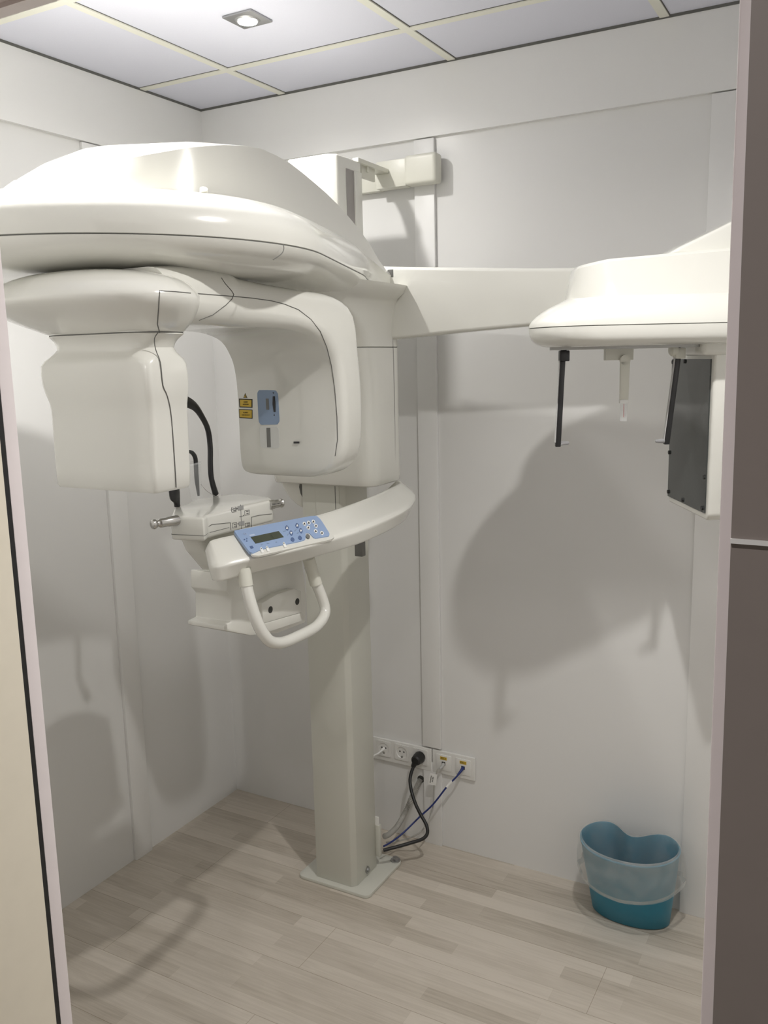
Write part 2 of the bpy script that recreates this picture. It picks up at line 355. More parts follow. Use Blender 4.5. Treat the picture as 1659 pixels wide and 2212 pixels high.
rings = [hood_ring(.27, 1.811, 1), hood_ring(.17, 1.810, 1), hood_ring(.12, 1.8115, 1), hood_ring(.08, 1.8155, 1), hood_ring(.045, 1.8225, 1), hood_ring(.018, 1.834, 1), hood_ring(.004, 1.847, 1), hood_ring(.0003, 1.8575, 1),
         hood_ring(.0018, 1.8583, 1), hood_ring(.0018, 1.8602, 1), hood_ring(0, 1.861, 1), hood_ring(-.002, drop(1.875), .9), hood_ring(0, drop(1.888), .75), hood_ring(.006, drop(1.903), .5), hood_ring(.018, drop(1.917), .3)]
lipr = hood_ring(.018, drop(1.917), .3); crs = [V((x, y, lerp_tab(CZT, y))) for x, y in outline_top(WTABC, 1.118)]; tops = [V((x, y, max(lerp_tab(ZT, y), lerp_tab(CZT, y)+.004))) for x, y in outline_top()]
mixr = lambda A, B, q, u: [V((a.x+(b.x-a.x)*q, a.y+(b.y-a.y)*q, a.z+(b.z-a.z)*u)) for a, b in zip(A, B)]
for q, u in ((.2, .36), (.45, .66), (.72, .87), (.9, .965), (1, 1)): rings.append(mixr(lipr, crs, q, u))
for q, u in ((.12, .08), (.4, .4), (.75, .75), (1, 1)): rings.append(mixr(crs, tops, q, u))
vs = loft(bm, rings, caps=(True, False), mids={7: 0, 8: 1, 9: 0})
top = vs[-1]; n = len(top); h = n//2                # top sheet: strips joining right and left edge
prev = None
for i in range(h+1):
    a, b = top[i], top[n-1-i]
    if a is b: break
    row = [a]+[bm.verts.new(a.co.lerp(b.co, u)+V((0, 0, .032*math.sin(math.pi*u)*min(1, abs(a.co.x-b.co.x)/.36)**1.5*max(0, min(1, (2.1-a.co.y)/.5))))) for u in (.2, .5, .8)]+[b]
    if prev:
        for k in range(4): bm.faces.new((prev[k], prev[k+1], row[k+1], row[k]))
    else: bm.faces.new(row) if len(set(row)) == 5 else None
    prev = row
if h*2 < n and top[h] not in (prev[0], prev[-1]): bm.faces.new(prev+[top[h]])
tube(bm, [V((CX+.43*math.cos(t), 1.4+.43*math.sin(t), 0))*1 for t in (0,)]*0 or [on_z(612, 528, 1.858), on_z(613, 539, 1.847), on_z(607, 549, 1.836), on_z(590, 561, 1.825)], .0009, n=5, mi=1)
hood = obj('overhead_arm', bm, [MSH, MSEAM], X, ang=28)
bm = bmesh.new(); p = on_z(440, 413, 1.966); cyl(bm, p-V((.002, -.002, .003)), p+V((.0025, -.0025, .0035)), .0075); obj('screw_plug', bm, MBR, hood)
# ---- x-ray tube head
TX0 = -1.2
bm = bmesh.new()
def sec(z, x0, x1, y0, y1, r): return [V((x, y, z)) for x, y in rrect(x0, x1, y0, y1, r, 7)]
low = [sec(1.4285, -1.322, -1.086, 1.126, 1.208, .008), sec(1.432, -1.329, -1.079, 1.12, 1.214, .009), sec(1.50, -1.330, -1.078, 1.12, 1.216, .010), sec(1.565, -1.330, -1.077, 1.12, 1.217, .011), sec(1.585, -1.332, -1.075, 1.117, 1.218, .012),
       sec(1.612, -1.340, -1.072, 1.113, 1.22, .013), sec(1.648, -1.341, -1.073, 1.112, 1.22, .016), sec(1.662, -1.336, -1.076, 1.116, 1.22, .034), sec(1.676, -1.326, -1.082, 1.122, 1.219, .045), sec(1.69, -1.330, -1.075, 1.118, 1.226, .05), sec(1.699, -1.340, -1.066, 1.112, 1.236, .055)]
def ell(z, cx, cy, a, b, p=2.2):
    out = []
    for x, y in rrect(-1, 1, -1, 1, .98, 7):
        t = math.atan2(y, x); c, s = math.cos(t), math.sin(t)
        out.append(V((cx+a*math.copysign(abs(c)**(2/p), c), cy+b*math.copysign(abs(s)**(2/p), s), z)))
    return out
dome = [sec(1.7005, -1.339, -1.067, 1.113, 1.235, .055), sec(1.7025, -1.339, -1.067, 1.113, 1.235, .055)]
d2 = [ell(1.704, -1.204, 1.174, .139, .066, 3.2), ell(1.712, -1.209, 1.169, .155, .082, 2.8), ell(1.728, -1.220, 1.160, .183, .110, 2.5), ell(1.745, -1.229, 1.151, .206, .133, 2.3), ell(1.755, -1.232, 1.148, .213, .142, 2.2), ell(1.762, -1.233, 1.148, .214, .143, 2.2), ell(1.772, -1.232, 1.149, .208, .139, 2.1), ell(1.790, -1.23, 1.152, .182, .124, 2.1), ell(1.803, -1.228, 1.155, .135, .095, 2.1), ell(1.811, -1.225, 1.158, .07, .05, 2)]
loft(bm, refine(low, 2)+dome+refine(d2, 2), mids=None)
nf = len(refine(low, 2))
bm.faces.ensure_lookup_table()
for f in bm.faces:
    c = f.calc_center_median()
    if 1.7003 < c.z < 1.7027: f.material_index = 1
tube(bm, [(-1.0775, 1.170, 1.4305), (-1.0772, 1.17, 1.45), (-1.0765, 1.168, 1.555), (-1.0735, 1.158, 1.592), (-1.071, 1.146, 1.612), (-1.0715, 1.144, 1.65), (-1.0765, 1.14, 1.672), (-1.074, 1.136, 1.69), (-1.065, 1.136, 1.70)], .0009, n=5, mi=1, k=3)
th = obj('tube_head', bm, [MSH, MSEAM], X)
# ---- rotating arm with the sensor housing
bm = bmesh.new()
def asec(yi, zi, yo, zo, hl, hr, r):
    a, b = V((TX0, yi, zi)), V((TX0, yo, zo)); ax = (b-a); L = ax.length; ax.normalize(); out = []
    pts = [(u if u > 0 else -hl+(u+hl)*.35, v) for u, v in rrect(-hl, hr, 0, L, min(r, L*.45), 6)]
    return [a+V((u, 0, 0))+ax*v for u, v in pts]
S = [asec(1.16, 1.722, 1.16, 1.812, .12, .14, .04), asec(1.26, 1.717, 1.26, 1.822, .12, .135, .04), asec(1.36, 1.716, 1.36, 1.824, .125, .122, .038), asec(1.42, 1.716, 1.41, 1.812, .128, .114, .034), asec(1.50, 1.717, 1.505, 1.804, .135, .115, .028), asec(1.575, 1.712, 1.60, 1.797, .142, .13, .028),
     asec(1.635, 1.695, 1.70, 1.789, .146, .142, .026), asec(1.667, 1.665, 1.768, 1.755, .149, .148, .026), asec(1.682, 1.635, 1.782, 1.665, .15, .152, .026), asec(1.689, 1.59, 1.786, 1.60, .15, .155, .026), asec(1.69, 1.52, 1.786, 1.52, .15, .156, .026), asec(1.69, 1.45, 1.786, 1.45, .15, .15, .026), asec(1.69, 1.415, 1.785, 1.415, .149, .135, .026), asec(1.691, 1.395, 1.784, 1.395, .146, .112, .026), asec(1.694, 1.384, 1.78, 1.384, .135, .085, .026), asec(1.70, 1.379, 1.775, 1.379, .11, .06, .022)]
loft(bm, refine(S, 3))
# housing parting line
ra = obj('rotating_arm', bm, [MSH, MSEAM], X)
add_lines(ra, [ra], [[(412, 633), (450, 636), (500, 640), (545, 644), (587, 650), (615, 657), (645, 669), (672, 690), (692, 716), (706, 750), (716, 790), (723, 840), (728, 900), (729, 950), (724, 985)], [(478, 600), (486, 612), (500, 628), (505, 636), (501, 646), (488, 659), (460, 680), (430, 692)]])
add_lines(th, [th, ra], [[(345, 719), (340, 700), (343, 660), (345, 628), (380, 630), (412, 633)]])
bm = bmesh.new(); p = on_z(393, 705, 1.733); cyl(bm, (-1.15, 1.3, 1.722), (-1.15, 1.3, 1.74), .012); obj('screw_plug', bm, MLG, ra)
# stickers and slots on the sensor face
FY = 1.6893
def fp(px, py, dy=0): return on_y(px, py, FY-dy)
def sticker(bm, q, dy=0, t=.0008, mi=0, r=0):
    pts = [fp(*c, dy) for c in q]
    if r: pts = chaikin(pts, 2, r)
    prism(bm, pts, (0, t+.0015, 0), mi=mi)
bm = bmesh.new(); sticker(bm, [(555, 842), (600, 843), (604, 917), (559, 918)], 0, r=.1)
for q in ([(590.3, 851), (588.6, 847.5), (592, 847.5)], [(592.3, 894), (594, 898), (590.6, 898)]): sticker(bm, q, .0003, mi=1)
st = obj('control_sticker', bm, [MSTB, MINK], ra, smooth=False)
bm = bmesh.new(); sticker(bm, [(574, 861), (580, 861), (581, 885), (575, 885)], .0004); obj('light_window', bm, MGRY, st, smooth=False)
bm = bmesh.new(); sticker(bm, [(589, 856), (593, 856), (594.5, 873), (594.5, 890), (591, 890), (588.5, 873)], .0012); obj('thumbwheel', bm, MBLKP, st, smooth=False)
bm = bmesh.new(); sticker(bm, [(560, 921), (602, 921), (604, 969), (563, 968)], -.0002, r=.1); obj('pale_sticker', bm, mat('sticker_pale', (.60, .605, .58), .3), ra, smooth=False)
bm = bmesh.new(); sticker(bm, [(575.5, 924), (583.5, 924), (585, 966), (577, 966)], .0003); obj('beam_slit', bm, MGRY, ra, smooth=False)
bm = bmesh.new(); sticker(bm, [(634, 954), (645.5, 954), (645.5, 958), (634, 958)], .002); obj('sensor_slot', bm, MBLKP, ra, smooth=False)
for q, lines in (([(516, 861), (545, 862), (545, 881), (517, 880)], ('LASER', 'RADIATION')), ([(516, 883.5), (545, 885), (545, 904.5), (517, 903)], ('CLASS 1', 'LASER PRODUCT'))):
    bm = bmesh.new(); sticker(bm, q, 0); c = [sum(a[i] for a in q)/4 for i in (0, 1)]
    k = .86 if lines[0] == 'LASER' else .92
    sticker(bm, [(c[0]+(a[0]-c[0])*k, c[1]+(a[1]-c[1])*(k-.08)) for a in q], .0003, mi=1)
    for j in range(2):
        o = fp(c[0], c[1]-2.6+5.2*j, .0006); text_bm(bm, lines[j], .0044 if len(lines[j]) < 8 else .0032, o, (1, 0, 0), (0, 0, 1), 0)
    obj('warning_label', bm, [MINK, MYEL], ra, smooth=False)
bm = bmesh.new(); sticker(bm, [(529.5, 849), (525.5, 859.5), (534, 859.5)]); sticker(bm, [(529.6, 851.6), (527.2, 858.3), (532.3, 858.3)], .0003, mi=1); sticker(bm, [(529.6, 854), (528.6, 857), (530.8, 857)], .0006)
obj('warning_triangle', bm, [MINK, MYEL], ra, smooth=False)
# ---- control panel arm
st_ = [  # front low, front up, rear up, rear low
    ((-1.215, 2.255, 1.245), (-1.185, 2.225, 1.284), (-1.205, 2.235, 1.300), (-1.26, 2.262, 1.26)),
    ((-1.150, 2.205, 1.235), (-1.110, 2.170, 1.272), (-1.173, 2.195, 1.302), (-1.21, 2.215, 1.255)),
    ((-1.085, 2.065, 1.224), (-1.058, 2.035, 1.263), (-1.150, 2.075, 1.302), (-1.175, 2.08, 1.25)),
    ((-1.052, 1.930, 1.220), (-1.036, 1.890, 1.260), (-1.131, 1.940, 1.301), (-1.155, 1.94, 1.245)),
    ((-1.034, 1.720, 1.220), (-1.024, 1.680, 1.260), (-1.116, 1.740, 1.300), (-1.15, 1.74, 1.24)),
    ((-1.062, 1.535, 1.219), (-1.043, 1.483, 1.260), (-1.128, 1.580, 1.299), (-1.165, 1.58, 1.237)),
    ((-1.094, 1.415, 1.217), (-1.075, 1.380, 1.259), (-1.156, 1.440, 1.297), (-1.19, 1.46, 1.232)),
    ((-1.113, 1.340, 1.215), (-1.108, 1.325, 1.254), (-1.172, 1.372, 1.2955), (-1.20, 1.41, 1.232)),
    ((-1.124, 1.322, 1.215), (-1.126, 1.316, 1.250), (-1.178, 1.362, 1.288), (-1.20, 1.395, 1.232)),
    ((-1.140, 1.325, 1.216), (-1.145, 1.322, 1.243), (-1.184, 1.358, 1.272), (-1.20, 1.385, 1.232))]
rg = refine([[V(q) for q in s] for s in st_], 4)
bm = bmesh.new(); loft(bm, [chaikin(r, 3, .1) for r in rg])
cpa = obj('control_panel_arm', bm, MSH, X, ang=50)
A_, B_, D_ = V((-1.145, 1.50, 1.3)), V((-1.118, 1.70, 1.3)), V((-1.045, 1.49, 1.261))
KN = (B_-A_).cross(D_-A_).normalized(); KN = KN if KN.z > 0 else -KN
KP = A_+KN*.0015
def kp(px, py, d=0): return on_p(px, py, KP+KN*d, KN)
KU = (kp(690, 1113)-kp(508, 1145)).normalized(); KV = KN.cross(KU)
def key(bm, pts, d=.001, t=.002, r=.2, mi=0, it=2): prism(bm, chaikin([kp(*p, d) for p in pts], it, r) if r else [kp(*p, d) for p in pts], -KN*t, mi=mi)
bm = bmesh.new(); key(bm, [(507, 1145), (686, 1113), (725, 1163), (548, 1203)], -.0012, .004, .06); kpad = obj('keypad_overlay', bm, MSH, cpa, smooth=False)
bm = bmesh.new(); key(bm, [(505, 1146), (513, 1145), (668, 1115), (684, 1114), (693, 1122), (715, 1157), (679, 1163), (668, 1151), (660, 1151), (660, 1167), (568, 1185), (546, 1195), (538, 1191)], .0008, .006, .12); obj('blue_field', bm, MBLU, kpad, smooth=False)
bm = bmesh.new(); key(bm, [(541.5, 1160), (602, 1147), (613, 1160), (552, 1174)], .0014, .004, 0); obj('display', bm, MLCD, kpad, smooth=False)
def dot(name, px, py, rx, ry, m, tri=0, m2=None):
    bm = bmesh.new(); key(bm, [(px-rx, py), (px-rx*.2, py-ry), (px+rx, py), (px+rx*.3, py+ry)], .0018, .004, .25)
    if m2: key(bm, [(px-rx*.45, py+ry*.3*(1 if tri > 0 else -1)), (px, py-ry*.5*(1 if tri > 0 else -1)), (px+rx*.5, py+ry*.25*(1 if tri > 0 else -1))], .0024, .004, 0, mi=1)
    return obj(name, bm, [m, m2 or m], kpad, smooth=False)
for x, y, t in ((620, 1140, 1), (629, 1151, -1), (642, 1135, 1), (650, 1146, -1)): dot('arrow_key', x, y, 5, 7, MDBL, t, MWHT)
for x, y in ((632, 1165), (648, 1161.5)): dot('mode_key', x, y, 5.5, 6, MDBL)
dot('exposure_key', 665, 1158, 6, 6, MGRY)
for x, y in ((657.5, 1131), (667, 1129), (677, 1126.5), (682.5, 1135.5), (666, 1139.5), (682, 1147), (695.5, 1151)): dot('program_key', x, y, 5, 5.5, MWHT, 1, MINK)
for x, y in ((564.5, 1184.5), (577, 1181.5), (613.5, 1173)):
    bm = bmesh.new(); key(bm, [(x-3, y), (x, y-3), (x+4, y+3), (x+6, y+9), (x+1, y+9)], .0014, .004, .1); key(bm, [(x-1.2, y), (x, y-1.2), (x+1.2, y), (x, y+1.2)], .0022, .004, 0, mi=1); obj('indicator_light', bm, [MWHT, MINK], kpad, smooth=False)
bm = bmesh.new(); tri = lambda x, y, s: key(bm, [(x-s, y+s*.7), (x, y-s), (x+s, y+s*.5)], .0016, .004, 0)
for x, y in ((528, 1165), (533, 1163), (533, 1168)): tri(x, y, 1.8)
key(bm, [(539, 1180), (545, 1178.5), (548, 1183), (542, 1185)], .0016, .004, 0); obj('mode_symbol', bm, MDBL, kpad, smooth=False)
bm = bmesh.new(); key(bm, [(538, 1155.5), (549, 1153), (551, 1156), (540, 1158.5)], .0016, .004, .1)
for k in range(8): a = k*math.pi/4; c = kp(529.5, 1153.5, .0016); box(bm, *[q for i in range(3) for q in ((c+(KU*math.cos(a)+KV*math.sin(a))*.0032)[i]-.0008, (c+(KU*math.cos(a)+KV*math.sin(a))*.0032)[i]+.0008)])
obj('maker_logo', bm, mat('logo_pale', (.45, .53, .68), .5), kpad, smooth=False)
for x0, y0, x1, y1 in ((617, 1145, 611, 1147), (623, 1152, 620, 1155), (640, 1142, 636, 1146), (645, 1149, 641, 1151), (563, 1176, 567, 1175), (576, 1173, 581, 1172), (595, 1170, 598, 1169.4)):
    bm = bmesh.new(); key(bm, [(x0, y0), (x0+.9, y0+1.6), (x1+.9, y1+1.6), (x1, y1)], .0014, .004, 0); obj('key_legend', bm, MSTB, kpad, smooth=False)
bm = bmesh.new(); p = on_x(777, 1192, -1.13); q = on_y(778, 1191, 2.05); box(bm, q.x-.012, q.x+.012, q.y-.01, q.y+.01, q.z-.013, q.z+.035, bev=.002); obj('cable_clip', bm, MGRY, cpa)
# ---- patient handle and its bracket
HXT, HXB = -1.105, -1.06
def hx(px, py): u = max(0, min(1, (py-1225)/170)); return on_x(px, py, HXT+(HXB-HXT)*u)
bm = bmesh.new(); tube(bm, [hx(*q) for q in ((527, 1238), (534, 1275), (546, 1318), (561, 1356), (578, 1381), (596, 1389), (618, 1386), (652, 1371), (682, 1354), (699, 1333), (702, 1313), (693, 1284), (680, 1252), (668, 1222))], .0125, n=18, k=5)
hd = obj('patient_handle', bm, MSH, X)
for q0, q1 in (((527, 1240), (532, 1266)), ((667, 1218), (683, 1262))):
    bm = bmesh.new(); cyl(bm, hx(*q0)+V((0, 0, .012)), hx(*q1), .0142); obj('handle_socket', bm, MBR, hd)
BX = -1.145
def bpoly(pts, X_): return [on_x(a, b, X_) for a, b in pts]
bm = bmesh.new()
prism(bm, bpoly([(535, 1238), (652, 1205), (658, 1250), (662, 1290), (660, 1345), (600, 1368), (541, 1373), (484, 1362), (484, 1352), (500, 1344), (500, 1290), (490, 1278), (490, 1240)], BX-.02), (-.10, 0, 0), bev=.003)
ring1 = bpoly([(566, 1303), (600, 1283), (635, 1272), (651, 1276), (652, 1323), (569, 1347)], BX)
prism(bm, ring1, (-.03, 0, 0), bev=.002)
prism(bm, bpoly([(569, 1347), (652, 1323), (658, 1340), (580, 1366)], BX), (-.03, 0, 0), bev=.002)
hb = obj('handle_bracket', bm, MSH, X)
for a, b in ((584, 1317), (642, 1299.5)):
    bm = bmesh.new(); p = on_x(a, b, BX); cyl(bm, p+V((.0008, 0, 0)), p-V((.01, 0, 0)), .0078, n=24); obj('screw_hole', bm, MHOLE, hb)
bm = bmesh.new(); prism(bm, bpoly([(421, 1140), (530, 1135), (560, 1250), (500, 1262), (470, 1226), (443, 1194)], -1.24), (-.06, 0, 0), bev=.01, seg=3); obj('chin_rest_post', bm, MSH, X)
# ---- chin rest
CZ = 1.335
tp = [(368, 1116), (440, 1119), (448, 1113), (520, 1096.6), (589, 1080), (586, 1074), (520, 1066), (470, 1070), (425, 1078), (375, 1098)]
tw = [on_z(a, b, CZ) for a, b in tp]
tw[9] = tw[0].lerp(tw[9], .9); tw[3] = tw[2].lerp(tw[4], .5)
bm = bmesh.new(); prism(bm, [p-V((0, 0, .05)) for p in tw], (0, 0, .05), bev=.006, seg=3)
cen = sum(tw, V())/len(tw)
SL = [cen+(p-cen)*1.004-V((0, 0, .038)) for p in (tw[9], tw[0], tw[1], tw[2], tw[2].lerp(tw[4], .3))]
loft(bm, [SL, [p+V((0, 0, .001)) for p in SL]], caps=(False, False), closed=False, mi=1)
chin = obj('chin_rest', bm, [MSH, MSEAM], X)
c0, c1 = tw[0]-V((0, 0, .022)), tw[4]-V((0, 0, .02)); KD = (c1-c0); KD.z = 0; KD.normalize()
for p, px, sg in ((on_p(375, 1125, c0, KD), 340, -1), (on_p(588, 1090, c1, KD), 605, 1)):
    L = .052 if sg < 0 else .03; bm = bmesh.new(); d = KD*sg
    cyl(bm, p-d*.01, p+d*L, .01, prof=[(0, .0105), (.35, .0105), (.42, .0095), (.68, .0095), (.74, .0068), (.80, .0066), (.85, .0095), (.92, .0105), (.97, .0095), (1, .006)], n=24)
    kb = obj('temple_knob', bm, MCHR, chin)
# printed marks on the chin rest front
fa, fb = tw[2], tw[4]; FN = V((fb.y-fa.y, -(fb.x-fa.x), 0)).normalized(); FP = fa+FN*.0008
def cp(px, py, d=0): return on_p(px, py, FP+FN*d, FN)
bm = bmesh.new()
def line(p, q, w=.0003): a, b = cp(*p), cp(*q); s = (b-a).cross(FN).normalized()*w; prism(bm, [a+s, b+s, b-s, a-s], -FN*.0015)
def rect_o(x0, y0, x1, y1, sl=-.16):
    c = [(x0, y0), (x1, y0+(x1-x0)*sl), (x1+.3, y1+(x1-x0)*sl), (x0+.3, y1)]
    for i in range(4): line(c[i], c[(i+1) % 4])
line((520, 1090), (522.5, 1148)); line((517.5, 1116), (525, 1114.5))
rect_o(501, 1096.5, 510, 1106.5); rect_o(502.5, 1130, 511.5, 1140.5); rect_o(529, 1103, 539, 1113); rect_o(530, 1130.5, 540, 1138)
for a, b in ((504, 1099), (505, 1103), (505.5, 1133), (506.5, 1137), (532.5, 1105), (533, 1109.5), (534, 1132), (534, 1135.5)): line((a, b), (a+4.5, b-.7), .0006)
for x, y, s in ((512, 1098.5, 1), (514, 1131.5, 1), (527.5, 1113.5, -1)): prism(bm, [cp(x, y-1.6), cp(x+2.2*s, y), cp(x, y+1.6)], -FN*.0015)
obj('alignment_symbol', bm, mat('print_grey', (.13, .13, .13), .6), chin, smooth=False)
MPG = mat('patch_grey', (.36, .36, .35), .5)
for x, y in ((514, 1092.5), (516, 1126)): bm = bmesh.new(); prism(bm, [cp(x, y+1), cp(x+12, y-1), cp(x+12.4, y+8), cp(x+.6, y+10)], -FN*.0013); obj('alignment_patch', bm, MPG, chin, smooth=False)
for L_ in (((445, 1141), (458, 1133), (498, 1129), (499, 1145)), ((543.5, 1139), (543.5, 1117), (560, 1113), (587, 1110))):
    bm = bmesh.new()
    for q, w_ in zip(L_, L_[1:]): line(q, w_, .0005)
    obj('insert_seam', bm, MSEAM, chin, smooth=False)
# ---- head support hoop, bite block in its sleeve
hp = on_z(376, 1095, CZ); hq = on_z(465, 1068, CZ); HN = (hq-hp).cross(V((0, 0, 1))).normalized()
def hoop(px, py): return on_p(px, py, hp, HN)
bm = bmesh.new()
tube(bm, [hoop(*q) for q in ((377, 1082), (374, 1050), (368, 1000), (362, 950), (358, 905), (362, 878), (378, 865), (398, 866), (420, 878), (436, 900), (449, 928), (454, 965), (454.5, 1005), (457, 1035), (466, 1068))], lambda u: (.0065, .0062+.008*math.exp(-((u-.47)/.13)**2)+.004*max(0, (u-.93)/.07)), n=12, k=5, ref=HN)
tube(bm, [hoop(*q) for q in ((376, 1048), (377, 1066), (381, 1080), (383, 1094))], lambda u: ((.0075, .019) if u < .45 else (.007, .019-.013*min(1, (u-.45)/.4))), n=12, k=4, ref=HN)
obj('head_support', bm, MBLKP, X)
bm = bmesh.new(); tube(bm, [hoop(*q) for q in ((382, 1086), (386, 1104))], .005); obj('support_pin', bm, MCHR, X)
def bb(px, py): return on_p(px, py, on_z(432, 1090, CZ), HN)
bm = bmesh.new(); tube(bm, [bb(*q) for q in ((400, 977), (408, 975.5), (416, 979), (422, 990), (423.5, 1010), (425, 1035), (429, 1071))], lambda u: .0028+.0022*min(1, u*2.5)-(.0025*max(0, (u-.85)/.15)), n=12, ref=HN); bite = obj('bite_block', bm, MBLKP, X)
bm = bmesh.new(); c0 = bb(414, 1000); c1 = bb(426, 1079); AX = (hq-hp).normalized()
rg = []
for u, s in ((0, 1), (.15, .95), (.5, .8), (1, .62)):
    c = c0.lerp(c1, u); rg.append([c+AX*(.024*s*x)+HN*(.011*s*y) for x, y in rrect(-1, 1, -1, 1, .35, 3)])
loft(bm, rg, caps=(False, True)); loft(bm, [[q+(q-c0)*.12+V((0, 0, .001)) for q in rg[0]], rg[0], [q+(q-c0)*.12-V((0, 0, .004)) for q in rg[0]]], caps=(False, False))
obj('clear_sleeve', bm, MSLV, bite)
bm = bmesh.new(); tube(bm, [bb(434, 1046), bb(446, 1060), bb(462, 1070), bb(483, 1081)], .0006, n=6); obj('sleeve_wire', bm, MCHR, bite)
# ---- lower shroud behind the panel arm, left of the column
bm = bmesh.new(); prism(bm, [on_y(a, b, 2.15) for a, b in ((596, 1024), (657, 1026), (653, 1098), (640, 1090), (625, 1076), (612, 1056), (603, 1038))], (0, .08, 0), bev=.006, seg=3)
sh = obj('lower_shroud', bm, MSH, X)
bm = bmesh.new(); prism(bm, [on_y(a, b, 2.148) for a, b in ((648, 1040), (653, 1038), (653, 1074), (649, 1066), (646, 1052))], (0, .01, 0)); obj('shroud_gap', bm, MSEAM, sh)
# ---- cephalometric side arm
bm = bmesh.new()
rg = []
for x, zt, zb, yy, th_ in ((-1.25, 1.906, 1.701, 2.245, .06), (-1.16, 1.898, 1.704, 2.245, .056), (-.96, 1.883, 1.716, 2.245, .052), (-.70, 1.865, 1.729, 2.245, .048), (-.45, 1.862, 1.74, 2.245, .046), (-.22, 1.86, 1.75, 2.25, .046)):
    rg.append([V((x, yy+a, (zt+zb)/2+b)) for a, b in rrect(-th_/2, th_/2, -(zt-zb)/2, (zt-zb)/2, .011, 5)])
loft(bm, refine(rg, 3)); ca = obj('cephalometric_arm', bm, MSH, X)
bm = bmesh.new(); box(bm, -1.213, -1.195, 2.215, 2.25, 1.872, 1.893, bev=.002); obj('arm_joint', bm, MSEAM, ca)
E1 = V((math.cos(YAW), math.sin(YAW), 0)); E2 = V((-math.sin(YAW), math.cos(YAW), 0)); DC = 2.0
def cl(a, b, z): return E1*a+E2*b+V((0, 0, z))
def cpx(px, D=DC): return (px-W/2)/F*D*.985
def cring(z, pxl, hb_, ar=.86, r=.12, db=0):
    al = cpx(pxl); zz = z if callable(z) else (lambda a: z)
    pts = rrect(al, ar, DC-hb_+db, DC+hb_+db, r, 9)
    return [cl(a, b, zz(a)) for a, b in pts]
bm = bmesh.new()
R_ = [cring(1.664, 1220, .08, r=.079), cring(1.6645, 1198, .10, r=.099), cring(1.668, 1178, .115, r=.114), cring(1.678, 1160, .127, r=.126), cring(1.692, 1152, .131, r=.13), cring(1.706, 1150.5, .132, r=.131)]
T_ = [cring(1.7085, 1150.5, .132, r=.131), cring(1.722, 1155, .130, r=.129), cring(1.740, 1175, .122, r=.121), cring(1.756, 1202, .111, r=.11), cring(1.768, 1228, .099, r=.098)]
rs = refine(R_, 3)+[cring(1.7065, 1152, .1305, r=.13), cring(1.708, 1152, .1305, r=.13)]+refine(T_, 2)
ztp = lambda a: lerp_tab([(.40, 1.832), (.46, 1.842), (.52, 1.852), (.60, 1.862), (.70, 1.868), (.9, 1.868)], a)
U_ = [cring(1.7695, 1230, .0965, r=.09), cring(1.80, 1236, .088, r=.075), cring(lambda a: ztp(a)-.006, 1243, .078, r=.06), cring(ztp, 1250, .070, r=.055)]
nseam = len(refine(R_, 3))
loft(bm, rs+U_, mids={nseam-1: 0, nseam: 1, nseam+1: 0})
prism(bm, [cl(cpx(1425), DC-.06, 1.855), cl(cpx(1445), DC-.06, 1.868), cl(cpx(1530), DC-.06, 1.908), cl(cpx(1590), DC-.06, 1.938), cl(.86, DC-.06, 1.95), cl(.86, DC-.06, 1.85)], E2*.14, bev=.012, seg=3)
ch = obj('cephalometric_head', bm, [MSH, MSEAM], X)
bm = bmesh.new(); cyl(bm, cl(.555, DC, 1.659), cl(.555, DC, 1.667), .175, n=48)
for v in bm.verts: a = (v.co-cl(.555, DC, 0)).dot(E2); v.co -= E2*a*.5
obj('turntable', bm, MLG, ch)
# detector with dark front plate
AD = .728
bm = bmesh.new(); prism(bm, [cl(AD, 1.94, 1.70), cl(AD, 1.94, 1.285), cl(AD, 1.952, 1.272), cl(AD, 2.212, 1.272), cl(AD, 2.225, 1.285), cl(AD, 2.225, 1.70)], E1*.04, bev=.006, seg=3)
prism(bm, [cl(AD-.03, 1.93, 1.64), cl(AD-.03, 1.93, 1.70), cl(AD-.03, 2.10, 1.70), cl(AD-.03, 2.10, 1.64)], E1*.07, bev=.012, seg=3)
det = obj('image_detector', bm, MSH, X)
bm = bmesh.new(); prism(bm, [cl(AD-.003, 1.956, 1.632), cl(AD-.003, 1.956, 1.288), cl(AD-.003, 2.214, 1.288), cl(AD-.003, 2.214, 1.632)], E1*.005)
dp = obj('detector_plate', bm, MDET, det, smooth=False); dp['label'] = 'dark grey reflective front plate'
for b_, z_ in ((2.205, 1.625), (2.12, 1.627), (2.208, 1.565), (2.209, 1.40), (2.207, 1.30), (2.10, 1.296), (1.968, 1.298), (1.962, 1.37)):
    bm = bmesh.new(); cyl(bm, cl(AD-.006, b_, z_), cl(AD-.002, b_, z_), .005, n=14); obj('bolt', bm, MBLK, dp)
